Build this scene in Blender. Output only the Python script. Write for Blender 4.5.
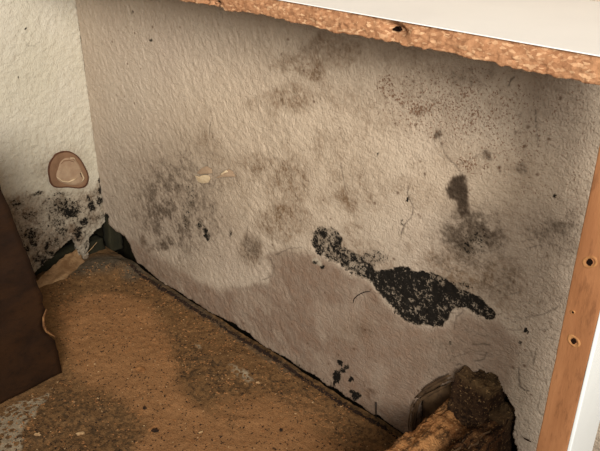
import bpy, bmesh, math, random
import numpy as np
from mathutils import Matrix, Vector

for o in list(bpy.data.objects):
    bpy.data.objects.remove(o)
sc = bpy.context.scene
random.seed(7)
rng = np.random.default_rng(11)

# ------------------------------------------------------------------ camera
S = 0.55                                   # camera height above the floor in metres
FPX, CX, CY = 706.0, 300.0, 225.5
RX = np.array([[0.71148095, -0.3216708, 0.62475815],
               [0.70269879, 0.32183443, -0.63453685],
               [0.00304329, 0.89047768, 0.45501675]])
CAM = np.array([1.64362261, -0.88571495, 1.0]) * S
cam_data = bpy.data.cameras.new('camera')
cam_data.sensor_width = 36.0
cam_data.lens = 36.0 * FPX / 600.0
cam_data.clip_start = 0.01
cam = bpy.data.objects.new('camera', cam_data)
sc.collection.objects.link(cam)
M4 = Matrix.Identity(4)
for i in range(3):
    for j in range(3):
        M4[i][j] = RX[i, j]
    M4[i][3] = CAM[i]
cam.matrix_world = M4
sc.camera = cam

# ------------------------------------------------------------------ light
world = bpy.data.worlds.new('world')
sc.world = world
world.use_nodes = True
bg = world.node_tree.nodes['Background']
bg.inputs['Color'].default_value = (1.0, 0.965, 0.915, 1)
bg.inputs['Strength'].default_value = 0.33


def area(name, loc, target, size, energy, col, spread):
    d = bpy.data.lights.new(name, 'AREA')
    d.shape = 'RECTANGLE'
    d.size, d.size_y = size
    d.energy = energy
    d.color = col
    d.spread = spread
    o = bpy.data.objects.new(name, d)
    sc.collection.objects.link(o)
    o.location = loc
    o.rotation_euler = (Vector(target) - Vector(loc)).to_track_quat('-Z', 'Y').to_euler()
    return o


area('room_lamp', (1.45, -0.95, 0.86), (0.35, -0.05, 0.66), (0.5, 0.4), 9.6, (1.0, 0.965, 0.915), 1.5)

sc.view_settings.view_transform = 'Standard'
sc.view_settings.look = 'None'
sc.view_settings.exposure = 0.0
sc.view_settings.gamma = 1.0
sc.view_settings.use_curve_mapping = False


# ------------------------------------------------------------------ measuring helpers
def ray(x, y):
    return RX @ np.array([x - CX, -(y - CY), -FPX])


def on_right(x, y, Y=0.0):                 # photo point -> metres on the plane Y
    d = ray(x, y); t = (Y - CAM[1]) / d[1]
    return CAM + t * d


def on_left(x, y, X=0.0):
    d = ray(x, y); t = (X - CAM[0]) / d[0]
    return CAM + t * d


def on_floor(x, y, z=0.0):
    d = ray(x, y); t = (z - CAM[2]) / d[2]
    return CAM + t * d


def R2(x, y):
    p = on_right(x, y); return np.array([p[0], p[2]])


def L2(x, y):
    p = on_left(x, y); return np.array([p[1], p[2]])


def F2(x, y):
    p = on_floor(x, y); return np.array([p[0], p[1]])


# ------------------------------------------------------------------ numpy noise
def _hash(ix, iy, seed):
    h = (ix.astype(np.int64) * 374761393 + iy.astype(np.int64) * 668265263 + seed * 1442695041) & 0xFFFFFFFF
    h = ((h ^ (h >> 13)) * 1274126177) & 0xFFFFFFFF
    return ((h ^ (h >> 16)) & 0xFFFF) / 65535.0


def vnoise(x, y, seed=0):
    ix = np.floor(x); iy = np.floor(y)
    fx = x - ix; fy = y - iy
    fx = fx * fx * fx * (fx * (fx * 6 - 15) + 10); fy = fy * fy * fy * (fy * (fy * 6 - 15) + 10)
    a = _hash(ix, iy, seed); b = _hash(ix + 1, iy, seed)
    c = _hash(ix, iy + 1, seed); d = _hash(ix + 1, iy + 1, seed)
    return a + (b - a) * fx + (c - a) * fy + (a - b - c + d) * fx * fy


def fbm(x, y, seed=0, octv=4, gain=0.5):
    s = 0; a = 1; t = 0
    for i in range(octv):
        s = s + a * vnoise(x * 2 ** i + 17.3 * i, y * 2 ** i - 9.1 * i, seed + i); t += a; a *= gain
    return s / t


def sstep(a, b, x):
    t = np.clip((x - a) / (b - a), 0, 1)
    return t * t * (3 - 2 * t)


def seg_dist(px, py, pts, closed):
    d = np.full(px.shape, 1e9)
    n = len(pts)
    for i in range(n if closed else n - 1):
        a = pts[i]; b = pts[(i + 1) % n]
        e = b - a
        L = max(e @ e, 1e-12)
        t = np.clip(((px - a[0]) * e[0] + (py - a[1]) * e[1]) / L, 0, 1)
        d = np.minimum(d, np.hypot(px - a[0] - t * e[0], py - a[1] - t * e[1]))
    return d


def inside(px, py, pts):
    r = np.zeros(px.shape, bool)
    n = len(pts)
    for i in range(n):
        a = pts[i]; b = pts[(i + 1) % n]
        if a[1] == b[1]:
            continue
        c = ((a[1] > py) != (b[1] > py)) & (px < (b[0] - a[0]) * (py - a[1]) / (b[1] - a[1]) + a[0])
        r ^= c
    return r


def sdf(px, py, pts):                      # negative inside
    d = seg_dist(px, py, pts, True)
    return np.where(inside(px, py, pts), -d, d)


class Sheet:
    """A surface in two coordinates u, v with stain masks that lie on it."""
    def __init__(self, u, v, conv):
        self.u, self.v = np.meshgrid(u, v)
        self.conv = conv
        self.sh = self.u.shape
        self.warp(0.006, 55)

    def warp(self, amp, freq, seed=3):
        u, v = self.u, self.v
        self.wu = u + amp * (fbm(u * freq, v * freq, seed, 4, .6) - .5) * 2
        self.wv = v + amp * (fbm(u * freq + 31, v * freq + 7, seed + 9, 4, .6) - .5) * 2

    def pts(self, px):
        return [self.conv(*p) for p in px]

    def blob(self, x, y, rx, ry, soft=0.5, ang=0):
        c = self.conv(x, y)
        ax = self.conv(x + 1, y) - c; ay = self.conv(x, y + 1) - c
        J = np.linalg.inv(np.array([ax, ay]).T)
        du = self.wu - c[0]; dv = self.wv - c[1]
        dx = J[0, 0] * du + J[0, 1] * dv; dy = J[1, 0] * du + J[1, 1] * dv
        ca, sa = math.cos(ang), math.sin(ang)
        e = np.hypot((dx * ca + dy * sa) / rx, (-dx * sa + dy * ca) / ry)
        return 1 - sstep(1 - soft, 1 + soft, e)

    def poly(self, px, soft=0.004):
        return 1 - sstep(-soft, soft, sdf(self.wu, self.wv, self.pts(px)))

    def line(self, px, w=0.0007, soft=0.0007):
        return 1 - sstep(w, w + soft, seg_dist(self.u + (self.wu - self.u) * .35, self.v + (self.wv - self.v) * .35, self.pts(px), False))


def grid_object(name, co, keep, attrs, mat, back, parent=None):
    """co: (ny,nx,3); keep: bool per face (ny-1,nx-1); boundary edges get a depth along vector back."""
    ny, nx, _ = co.shape
    idx = np.arange(ny * nx).reshape(ny, nx)
    quads = np.stack([idx[:-1, :-1], idx[:-1, 1:], idx[1:, 1:], idx[1:, :-1]], -1)[keep]
    verts = co.reshape(-1, 3)
    # boundary edges of kept faces
    e = np.concatenate([quads[:, [0, 1]], quads[:, [1, 2]], quads[:, [2, 3]], quads[:, [3, 0]]])
    key = np.sort(e, 1)
    k1 = key[:, 0].astype(np.int64) * (ny * nx) + key[:, 1]
    u, inv, cnt = np.unique(k1, return_inverse=True, return_counts=True)
    be = e[cnt[inv] == 1]
    n0 = len(verts)
    if back is not None and len(be):
        bv = np.unique(be)
        m = np.full(n0, -1); m[bv] = n0 + np.arange(len(bv))
        verts = np.concatenate([verts, verts[bv] + np.array(back)])
        side = np.stack([be[:, 1], be[:, 0], m[be[:, 0]], m[be[:, 1]]], -1)
        quads = np.concatenate([quads, side])
        attrs = {k: np.concatenate([a.reshape(n0, -1), a.reshape(n0, -1)[bv]]) for k, a in attrs.items()}
    else:
        attrs = {k: a.reshape(n0, -1) for k, a in attrs.items()}
    used = np.unique(quads)
    rm = np.full(len(verts), -1); rm[used] = np.arange(len(used))
    quads = rm[quads]; verts = verts[used]
    me = bpy.data.meshes.new(name)
    me.vertices.add(len(verts)); me.vertices.foreach_set('co', verts.astype(np.float32).ravel())
    me.loops.add(quads.size); me.loops.foreach_set('vertex_index', quads.astype(np.int32).ravel())
    me.polygons.add(len(quads))
    me.polygons.foreach_set('loop_start', (np.arange(len(quads)) * 4).astype(np.int32))
    me.polygons.foreach_set('loop_total', np.full(len(quads), 4, np.int32))
    me.polygons.foreach_set('use_smooth', np.ones(len(quads), bool))
    me.update(calc_edges=True)
    for k, a in attrs.items():
        at = me.attributes.new(k, 'FLOAT_COLOR', 'POINT')
        col = np.ones((len(verts), 4), np.float32); col[:, :a.shape[1]] = a[used]
        at.data.foreach_set('color', col.ravel())
    me.materials.append(mat)
    o = bpy.data.objects.new(name, me)
    sc.collection.objects.link(o)
    o.parent = parent
    return o


def tag(o, label=None, cat=None, group=None, kind=None):
    for k, v in (('label', label), ('category', cat), ('group', group), ('kind', kind)):
        if v:
            o[k] = v
    return o


def empty(name, loc=(0, 0, 0)):
    o = bpy.data.objects.new(name, None)
    sc.collection.objects.link(o)
    o.location = loc
    o.empty_display_size = .01
    return o


def mesh_object(name, verts, faces, mat, parent=None, smooth=False):
    me = bpy.data.meshes.new(name)
    me.from_pydata([tuple(map(float, v)) for v in verts], [], faces)
    me.update()
    bm = bmesh.new(); bm.from_mesh(me)
    bmesh.ops.recalc_face_normals(bm, faces=bm.faces)
    bm.to_mesh(me); bm.free()
    for p in me.polygons:
        p.use_smooth = smooth
    me.materials.append(mat)
    o = bpy.data.objects.new(name, me)
    sc.collection.objects.link(o)
    if parent is not None:
        o.parent = parent
        o.matrix_parent_inverse = Matrix.Translation(-Vector(parent.location))
    return o


# ------------------------------------------------------------------ materials
def lin(r, g, b):
    f = lambda c: (c / 255) / 12.92 if c / 255 <= .04045 else ((c / 255 + .055) / 1.055) ** 2.4
    return (f(r), f(g), f(b), 1)


class NT:
    def __init__(self, name, rough=0.85, spec=0.2):
        self.m = bpy.data.materials.new(name)
        self.m.use_nodes = True
        self.t = self.m.node_tree
        self.b = self.t.nodes['Principled BSDF']
        self.b.inputs['Roughness'].default_value = rough
        self.b.inputs['Specular IOR Level'].default_value = spec
        self.co = self.n('ShaderNodeTexCoord').outputs['Object']

    def n(self, ty, **kw):
        nd = self.t.nodes.new(ty)
        for k, v in kw.items():
            setattr(nd, k, v)
        return nd

    def put(self, sock, v):
        if isinstance(v, bpy.types.NodeSocket):
            self.t.links.new(v, sock)
        else:
            sock.default_value = v

    def math(self, op, a, b=0.0, c=0.0, clamp=False):
        nd = self.n('ShaderNodeMath', operation=op, use_clamp=clamp)
        self.put(nd.inputs[0], a); self.put(nd.inputs[1], b); self.put(nd.inputs[2], c)
        return nd.outputs[0]

    def mix(self, f, a, b, mode='MIX'):
        nd = self.n('ShaderNodeMix', data_type='RGBA', blend_type=mode)
        self.put(nd.inputs[0], f); self.put(nd.inputs[6], a); self.put(nd.inputs[7], b)
        return nd.outputs[2]

    def scaled(self, sx, sy, sz):
        nd = self.n('ShaderNodeMapping'); nd.inputs['Scale'].default_value = (sx, sy, sz)
        self.t.links.new(self.co, nd.inputs['Vector'])
        return nd.outputs[0]

    def noise(self, scale, detail=3, rough=.55, co=None, dist=0.0):
        nd = self.n('ShaderNodeTexNoise')
        nd.inputs['Scale'].default_value = scale; nd.inputs['Detail'].default_value = detail
        nd.inputs['Roughness'].default_value = rough; nd.inputs['Distortion'].default_value = dist
        self.t.links.new(co or self.co, nd.inputs['Vector'])
        return nd.outputs['Fac']

    def voro(self, scale, feature='F1', out='Distance', co=None):
        nd = self.n('ShaderNodeTexVoronoi', feature=feature)
        nd.inputs['Scale'].default_value = scale
        self.t.links.new(co or self.co, nd.inputs['Vector'])
        return nd.outputs[out]

    def ramp(self, f, stops):
        nd = self.n('ShaderNodeValToRGB')
        els = nd.color_ramp.elements
        while len(els) < len(stops):
            els.new(.5)
        for e, (p, c) in zip(els, stops):
            e.position = p; e.color = c
        self.put(nd.inputs[0], f)
        return nd.outputs[0]

    def range(self, f, a, b, c=0.0, d=1.0):
        nd = self.n('ShaderNodeMapRange', interpolation_type='SMOOTHSTEP')
        self.put(nd.inputs[0], f)
        for i, v in enumerate((a, b, c, d)):
            self.put(nd.inputs[1 + i], v)
        return nd.outputs[0]

    def attr(self, name):
        a = self.n('ShaderNodeAttribute', attribute_name=name)
        s = self.n('ShaderNodeSeparateColor')
        self.t.links.new(a.outputs['Color'], s.inputs[0])
        return s.outputs[0], s.outputs[1], s.outputs[2]

    def done(self, col, height=None, dist=.001, strength=.6):
        self.put(self.b.inputs['Base Color'], col)
        if height is not None:
            bp = self.n('ShaderNodeBump')
            bp.inputs['Distance'].default_value = dist; bp.inputs['Strength'].default_value = strength
            self.put(bp.inputs['Height'], height)
            self.t.links.new(bp.outputs[0], self.b.inputs['Normal'])
        return self.m


def speck(nt, mask, noise, k=2.2, lo=.0, hi=.35):
    """Turn a soft mask and a noise into crumbly coverage."""
    s = nt.math('ADD', mask, nt.math('MULTIPLY', nt.math('SUBTRACT', noise, .5), k))
    s = nt.math('SUBTRACT', s, .5)
    cov = nt.range(s, lo, hi)
    return nt.math('MULTIPLY', cov, nt.range(mask, .02, .25))


def wall_material(name, paint_a, paint_b):
    t = NT(name, .88, .1)
    tan, damp, grey = t.attr('stain_a')
    blk, rust, crack = t.attr('stain_b')
    yel, brown, pale = t.attr('stain_c')
    n1 = t.noise(9, 4); n2 = t.noise(60, 5, .7); n3 = t.noise(230, 5, .75); n4 = t.noise(560, 3, .65)
    c = t.mix(t.range(n1, .3, .7), paint_a, paint_b)
    c = t.mix(t.math('MULTIPLY', yel, .8), c, lin(192, 171, 145))
    c = t.mix(t.math('MULTIPLY', t.range(n3, .5, .72), .30), c, lin(120, 104, 86))
    c = t.mix(t.math('MULTIPLY', t.range(n3, .48, .32), .22), c, lin(206, 194, 172))
    dm = t.math('MULTIPLY', damp, t.range(n2, .2, .75, 1.0, .62))
    dc = t.mix(t.range(n2, .3, .7), lin(136, 110, 90), lin(117, 94, 77))
    c = t.mix(dm, c, t.mix(t.math('MULTIPLY', t.range(n3, .5, .68), .4), dc, lin(92, 74, 62)))
    c = t.mix(t.math('MULTIPLY', tan, t.range(n3, .34, .62, .45, 1.0)), c, t.mix(n2, lin(126, 101, 75), lin(108, 84, 61)))
    c = t.mix(t.math('MULTIPLY', brown, t.range(n3, .3, .6, .5, 1)), c, lin(84, 58, 38))
    c = t.mix(t.math('MULTIPLY', grey, t.range(n2, .25, .7, .5, .9)), c, lin(118, 101, 83))
    g = speck(t, grey, t.math('ADD', t.math('MULTIPLY', n3, .7), t.math('MULTIPLY', n2, .3)), 2.8, -.1, .75)
    c = t.mix(t.math('MULTIPLY', g, .74), c, lin(60, 48, 37))
    r = speck(t, rust, n4, 3.4, .05, .25)
    c = t.mix(t.math('MULTIPLY', r, .75), c, lin(104, 66, 40))
    c = t.mix(t.math('MULTIPLY', pale, .9), c, t.mix(n3, lin(200, 186, 164), lin(150, 136, 116)))
    nb = t.math('ADD', t.math('MULTIPLY', n3, .62), t.math('MULTIPLY', n4, .38))
    b = speck(t, blk, nb, 4.2, -.10, .12)
    c = t.mix(t.math('MULTIPLY', t.range(blk, .1, .6), .6), c, t.mix(n4, lin(62, 54, 43), lin(116, 102, 82)))
    c = t.mix(t.math('MULTIPLY', b, .97), c, t.mix(n4, lin(9, 8, 7), lin(26, 23, 19)))
    c = t.mix(t.math('MULTIPLY', crack, t.range(n2, .3, .5, .45, .95)), c, lin(48, 38, 29))
    n5 = t.noise(520, 2, .6)
    hgt = t.math('ADD', t.math('MULTIPLY', n3, .45), t.math('MULTIPLY', n5, 1.5))
    hgt = t.math('ADD', hgt, t.math('MULTIPLY', b, -.5))
    return t.done(c, hgt, .0018, .65)


MAT_RIGHT = wall_material('mouldy_wall_paint', lin(183, 165, 145), lin(191, 174, 153))
MAT_LEFT = wall_material('cream_wall_paint', lin(202, 194, 172), lin(209, 201, 182))


def floor_material():
    t = NT('sawdust_floor', .95, .1)
    org, dark, white = t.attr('stain_a')
    ridge, d2, d3 = t.attr('stain_b')
    n1 = t.noise(40, 4); n2 = t.noise(170, 4, .65); n3 = t.noise(520, 3, .7)
    c = t.mix(t.range(n2, .3, .7), lin(136, 102, 66), lin(108, 80, 52))
    c = t.mix(t.math('MULTIPLY', org, t.range(n1, .2, .7, .75, 1)), c, t.mix(n2, lin(170, 125, 83), lin(147, 106, 69)))
    c = t.mix(t.math('MULTIPLY', t.range(n3, .55, .7), .5), c, lin(70, 48, 28))
    c = t.mix(t.math('MULTIPLY', t.range(n3, .42, .3), .35), c, lin(186, 146, 98))
    dd = speck(t, dark, n2, 2.0, -.1, .5)
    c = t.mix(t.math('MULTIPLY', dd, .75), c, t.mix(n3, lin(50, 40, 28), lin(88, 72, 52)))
    c = t.mix(t.math('MULTIPLY', ridge, .85), c, t.mix(n2, lin(120, 110, 92), lin(48, 42, 33)))
    nw = t.math('ADD', t.voro(150), t.math('MULTIPLY', t.math('SUBTRACT', n2, .5), .9))
    w = t.math('MULTIPLY', t.range(nw, .38, .56), t.range(white, .15, .5))
    c = t.mix(t.math('MULTIPLY', w, .8), c, t.mix(n3, lin(196, 180, 152), lin(150, 132, 104)))
    return t.done(c, t.math('ADD', n3, t.math('MULTIPLY', n2, .6)), .002, .9)


def wood_material(name, a, b, dark, axis=(1, 1, 1), rough=.6, big=14, spec=.25):
    t = NT(name, rough, spec)
    co = t.scaled(*axis)
    n1 = t.noise(big, 4, .6, co, .6); n2 = t.noise(big * 7, 4, .7, co); n3 = t.noise(90, 3, .6)
    c = t.mix(t.range(n1, .3, .7), a, b)
    c = t.mix(t.math('MULTIPLY', t.range(n2, .5, .75), .55), c, dark)
    c = t.mix(t.math('MULTIPLY', t.range(n3, .55, .8), .25), c, dark)
    return t.done(c, n2, .0006, .6)


def plain(name, a, b, scale=60, rough=.6, bump=.0005, spec=.3):
    t = NT(name, rough, spec)
    n = t.noise(scale, 4, .6)
    return t.done(t.mix(t.range(n, .3, .7), a, b), t.noise(scale * 4, 3), bump, .5)


def chipboard_material():
    t = NT('raw_chipboard', .9, .1)
    co = t.scaled(1, 1.5, 2.2)
    nd = t.n('ShaderNodeTexVoronoi'); nd.inputs['Scale'].default_value = 360
    t.t.links.new(co, nd.inputs['Vector'])
    cell = nd.outputs['Color']
    s = t.n('ShaderNodeSeparateColor'); t.t.links.new(cell, s.inputs[0])
    n1 = t.noise(45, 4); n2 = t.noise(420, 3, .7)
    c = t.ramp(s.outputs[0], [(0, lin(132, 92, 64)), (.35, lin(150, 108, 76)), (.75, lin(160, 117, 84)), (1, lin(186, 148, 112))])
    c = t.mix(t.math('MULTIPLY', t.range(n2, .5, .72), .4), c, lin(116, 74, 46))
    c = t.mix(t.math('MULTIPLY', t.range(n1, .5, .75), .35), c, lin(120, 74, 44))
    return t.done(c, t.math('ADD', n2, s.outputs[0]), .0010, .6)


def rot_material(name, a, b, blackness, lightness):
    t = NT(name, .9, .15)
    co = t.scaled(1, .35, 1)
    n1 = t.noise(38, 4); n2 = t.noise(190, 4, .7, co); n3 = t.noise(420, 3, .7)
    c = t.mix(t.range(n1, .3, .7), a, b)
    m = t.attr('stain_a')
    c = t.mix(t.math('MULTIPLY', m[0], t.range(n2, .2, .6, .55, 1)), c, t.mix(n3, lin(24, 15, 9), lin(66, 42, 25)))
    c = t.mix(t.math('MULTIPLY', t.range(n2, .5, .62), blackness), c, lin(28, 17, 10))
    c = t.mix(t.math('MULTIPLY', t.range(n3, .58, .72), lightness), c, lin(196, 158, 108))
    return t.done(c, t.math('ADD', n2, n3), .003, 1.0)


MAT_FLOOR = floor_material()
MAT_STILE = wood_material('orange_wood', lin(160, 110, 72), lin(138, 91, 57), lin(96, 60, 36), (1, 1, .22), .6, 40)
MAT_WHITE = plain('white_paint', lin(232, 235, 232), lin(226, 229, 226), 20, .45, .0001)
MAT_LAMINATE = plain('white_laminate', lin(222, 221, 217), lin(217, 216, 212), 12, .35, .00005, .4)
MAT_CHIP = chipboard_material()
MAT_PANEL = wood_material('dark_brown_board', lin(52, 31, 14), lin(35, 20, 9), lin(18, 10, 4), (1, .5, 1), .6, 30)
MAT_PANEL_EDGE = plain('torn_board_edge', lin(150, 108, 66), lin(96, 62, 36), 220, .9, .001)
MAT_CAVITY = plain('dark_wall_cavity', lin(34, 31, 20), lin(20, 17, 12), 60, .95, .003, .05)
MAT_STUD = wood_material('damp_stud', lin(50, 46, 29), lin(35, 33, 21), lin(16, 15, 9), (1, 1, .2), .9, 40)
MAT_PAPER = wood_material('torn_plasterboard_paper', lin(184, 148, 106), lin(124, 92, 60), lin(60, 41, 26), (1, .6, 1), .9, 55)
MAT_FLAKE = plain('paint_flake', lin(222, 200, 164), lin(206, 180, 142), 150, .7, .0004)
MAT_RING = plain('water_stained_ring', lin(136, 104, 78), lin(122, 92, 68), 90, .9, .0008)
MAT_RIM = plain('dark_stain_rim', lin(94, 60, 40), lin(78, 48, 32), 140, .9, .0005)
MAT_PLUG = plain('stained_plug', lin(170, 144, 116), lin(154, 126, 100), 80, .9, .0008)
MAT_CRUST = plain('flaking_plaster', lin(206, 184, 152), lin(186, 162, 130), 160, .9, .0006)
MAT_HOLE = plain('nail_hole_dark', lin(30, 16, 9), lin(20, 10, 6), 100, 1, .0002, .05)
MAT_BARK = rot_material('rotten_wood', lin(184, 132, 82), lin(140, 92, 52), .7, .9)
MAT_CHAR = rot_material('decayed_dark_wood', lin(112, 88, 58), lin(74, 54, 35), .65, .6)
MAT_SPLINTER = wood_material('weathered_splinters', lin(108, 84, 58), lin(72, 54, 37), lin(34, 25, 17), (.5, 1, .5), .9, 70)
MAT_DARKBIT = plain('dark_crumb', lin(52, 34, 20), lin(34, 22, 14), 200, .9, .0005)
MAT_PALEBIT = plain('pale_chip', lin(196, 164, 120), lin(160, 122, 82), 200, .8, .0005)
MAT_TANBIT = plain('tan_chip', lin(164, 116, 70), lin(134, 90, 52), 200, .8, .0005)
MAT_HAIR = plain('dark_fibre', lin(40, 30, 24), lin(30, 22, 18), 200, .7, .0001)
MAT_NAIL = plain('rusty_nail', lin(52, 40, 30), lin(36, 28, 22), 200, .6, .0002)


def axis_points(*spans):
    out = []
    for a, b, step in spans:
        n = max(2, int(round((b - a) / step)) + 1)
        out.append(np.linspace(a, b, n)[(1 if out else 0):])
    return np.concatenate(out)


# ================================================================== wall_right (the mouldy wall)
ux = axis_points((0.0, 0.80, 0.00105), (0.80, 1.5, 0.02))
vz = axis_points((-0.004, 0.47, 0.00105), (0.47, 1.0, 0.02))
W = Sheet(ux, vz, R2)
u, v = W.u, W.v
mx = np.maximum
W.warp(0.005, 60)
sm = fbm(u * 45, v * 45, 71, 4)
# yellowed, pinkish damp zone
yel = W.blob(270, 150, 130, 95, .6) * .8
yel = mx(yel, W.blob(470, 180, 90, 40, .7) * .7)
damp_poly = [(134, 240), (146, 250), (160, 258), (176, 268), (195, 280), (215, 287), (245, 288), (268, 285), (274, 272), (268, 258),
             (285, 250), (310, 256), (335, 266), (360, 277), (378, 292), (392, 312), (425, 327), (447, 326), (462, 312), (500, 322),
             (520, 345), (505, 400), (430, 480), (200, 480), (100, 240)]
damp = W.poly(damp_poly, .008) * (.95 - .25 * sstep(.56, .72, u)) * (.78 + .3 * sstep(.3, .6, fbm(u * 28, v * 28, 79, 4, .6)))
edge = np.exp(-(sdf(W.wu, W.wv, W.pts(damp_poly)) / .0035) ** 2) * W.blob(262, 272, 40, 26, .4)
# tan stains
tan = np.zeros(W.sh)
tan = mx(tan, W.poly([(268, 70), (283, 56), (305, 44), (322, 30), (345, 36), (362, 46), (360, 58), (346, 69), (326, 70), (314, 84), (292, 72)], .0035) * .62)
for x, y, a, b, k, s in [(292, 97, 19, 17, .7, .35), (253, 103, 10, 8, .4, .6), (293, 180, 17, 26, .6, .4), (346, 196, 12, 14, .6, .5), (282, 222, 29, 17, .62, .25),
                         (248, 163, 24, 8, .5, .6), (365, 175, 22, 30, .32, .7), (232, 178, 12, 9, .35, .7), (388, 125, 18, 12, .4, .6),
                         (205, 140, 8, 16, .3, .8), (410, 240, 22, 14, .25, .7), (250, 250, 13, 17, .55, .4), (352, 228, 12, 8, .35, .6), (318, 238, 10, 12, .5, .7),
                         (355, 330, 20, 12, .4, .7), (445, 255, 24, 8, .5, .5), (472, 275, 44, 18, .8, .5), (455, 262, 34, 10, .7, .5), (500, 300, 24, 14, .5, .6), (350, 250, 30, 12, .6, .5), (380, 262, 16, 10, .5, .5), (140, 190, 20, 40, .25, .7), (395, 60, 40, 14, .3, .8), (170, 270, 30, 10, .3, .6)]:
    tan = mx(tan, W.blob(x, y, a, b, s) * k)
mott = sstep(.42, .68, fbm(u * 42, v * 42, 73, 5, .6))
mott2 = sstep(.45, .6, fbm(u * 95, v * 95, 74, 4, .6))
zone_m = mx(W.blob(300, 160, 130, 100, .6), W.blob(450, 170, 130, 120, .6) * .6)
tan = np.clip(tan * (.6 + .4 * mott2) + zone_m * mott * (.26 + .22 * mott2), 0, 1)
brown = edge * .35
for x, y, a, b, k in [(143, 240, 3, 7, .8), (149, 248, 4, 3, .7), (420, 111, 10, 4, .5), (362, 330, 10, 5, .3), (210, 112, 3, 3, .25), (372, 392, 5, 3, .6), (370, 396, 2, 4, .5)]:
    brown = mx(brown, W.blob(x, y, a, b, .7) * k)
# grey mould
grey = np.zeros(W.sh)
for x, y, a, b, k, s in [(172, 208, 46, 56, .74, .75), (186, 200, 13, 36, .75, .7), (160, 222, 26, 26, .6, .7), (168, 165, 16, 16, .5, .8), (163, 244, 12, 9, .85, .5), (181, 258, 6, 5, .6, .5), (152, 190, 14, 20, .5, .8),
                         (200, 210, 14, 16, .4, .7), (250, 250, 12, 15, .55, .5), (472, 236, 36, 28, .86, .65), (480, 215, 30, 14, .5, .7), (462, 262, 40, 12, .6, .6), (550, 224, 44, 20, .6, .85), (520, 265, 50, 16, .4, .8),
                         (535, 232, 26, 12, .45, .8), (560, 245, 30, 20, .5, .7), (490, 155, 5, 5, .68, .6), (521, 168, 6, 5, .58, .6), (437, 133, 4, 6, .75, .6),
                         (470, 76, 46, 12, .45, .7), (560, 110, 60, 40, .35, .8), (385, 55, 30, 10, .3, .8), (495, 285, 30, 20, .5, .6), (505, 290, 34, 10, .4, .7),
                         (320, 45, 34, 14, .3, .7), (545, 300, 30, 40, .35, .8), (450, 105, 60, 22, .22, .8), (440, 345, 40, 14, .3, .7), (425, 290, 60, 40, .3, .8),
                         (440, 365, 30, 14, .3, .7), (515, 390, 20, 40, .3, .8), (120, 200, 16, 60, .28, .8), (110, 240, 16, 14, .5, .6)]:
    grey = mx(grey, W.blob(x, y, a, b, s) * k)
grey = grey * (.75 + .5 * sstep(.35, .65, fbm(u * 70, v * 70, 75, 4, .6)))
smear = W.poly([(446, 188), (451, 180), (459, 175), (464, 176), (466, 196), (469, 216), (465, 222), (460, 214), (457, 203), (448, 198)], .0022)
brown = mx(brown, smear * .8)
grey = mx(grey, smear * .8)
# speckles
rust = mx(W.blob(450, 105, 85, 40, .7) * .38, W.blob(505, 130, 60, 50, .7) * .32)
for x, y, a, b, k in [(385, 86, 10, 13, .5), (420, 110, 14, 8, .6), (447, 106, 24, 10, .5), (478, 120, 22, 18, .45), (305, 68, 20, 12, .25), (400, 98, 14, 6, .6), (470, 165, 20, 10, .5)]:
    rust = mx(rust, W.blob(x, y, a, b, .6) * k)
rust = mx(rust, W.blob(540, 150, 90, 90, .6) * .2)
# black patch where the paint has come off
W.warp(0.0045, 120, 21)
blk_poly = [(310, 240), (314, 231), (322, 227), (333, 229), (341, 236), (343, 246), (355, 254), (366, 262), (376, 270), (392, 270), (403, 265), (412, 270),
            (430, 273), (446, 281), (462, 290), (480, 300), (494, 311), (496, 317), (487, 320), (474, 315), (460, 309), (452, 312), (449, 322),
            (440, 328), (424, 326), (405, 321), (395, 311), (386, 301), (378, 291), (371, 281), (358, 277), (345, 271), (334, 263), (324, 259), (316, 254)]
blk_shape = W.poly(blk_poly, .0022)
blk = blk_shape * (.52 + .38 * sstep(.30 * S / .55, .38, u * S / S - .255 + (v - .16) * -.2 + .2))
left_part = W.blob(338, 252, 34, 24, .4, .5)
blk = blk_shape * (1.0 - .36 * left_part)
blk *= .80 + .8 * (fbm(u * 150, v * 110, 5, 3) - .5)
for x, y, a, b, k in [(339, 362, 2.5, 2.5, .9), (346, 367, 3.5, 3, .9), (342, 371, 3, 3, .8), (337, 378, 4.5, 6, 1), (335, 384, 3, 2, .9), (351, 379, 3, 2.5, .9), (352, 392, 3, 2, .8),
                      (356, 396, 4, 4, .9), (300, 371, 4, 3, .6), (305, 377, 3, 2, .6), (296, 365, 3, 3, .5), (407, 199, 1.3, 1.6, .8), (402, 222, 1.2, 2, .5), (555, 196, 2, 2, .7), (206, 234, 3, 7, .7), (200, 226, 3, 4, .6),
                      (229, 234, 1.5, 5, .45), (378, 155, 1.5, 1.5, .7), (133, 12, 1.3, 2, .6), (151, 40, 2, 1.5, .6), (450, 345, 1.7, 1.7, .6), (526, 332, 2, 2, .7), (520, 345, 2, 2, .6), (315, 263, 3, 2, .7),
                      (322, 266, 2.5, 3, .8), (107, 219, 2, 6, .9), (186, 215, 5, 16, .3), (190, 195, 4, 12, .3), (476, 240, 14, 12, .3), (466, 248, 10, 8, .3), (375, 258, 14, 8, .35), (452, 287, 20, 6, .4)]:
    blk = mx(blk, W.blob(x, y, a, b, .4) * k)
dots = rng.random((150, 4))
for a in dots:
    x = 110 + 460 * a[0]; y = 20 + 380 * a[1]
    if y < (x - 130) * .636 + 255 and y > (x - 180) * .2 + 8:
        blk_d = .4 + .35 * a[2]; r = .8 + 1.1 * a[3]
        c = R2(x, y); m = np.hypot(u - c[0], v - c[1]) < .012
        if m.any():
            i = np.where(m.any(1))[0]; j = np.where(m.any(0))[0]
            sl = (slice(i[0], i[-1] + 1), slice(j[0], j[-1] + 1))
            dd = np.hypot(u[sl] - c[0], v[sl] - c[1]) / (.00095 * r)
            brown[sl] = mx(brown[sl], (1 - sstep(.5, 1.5, dd)) * (blk_d + .2))
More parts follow.
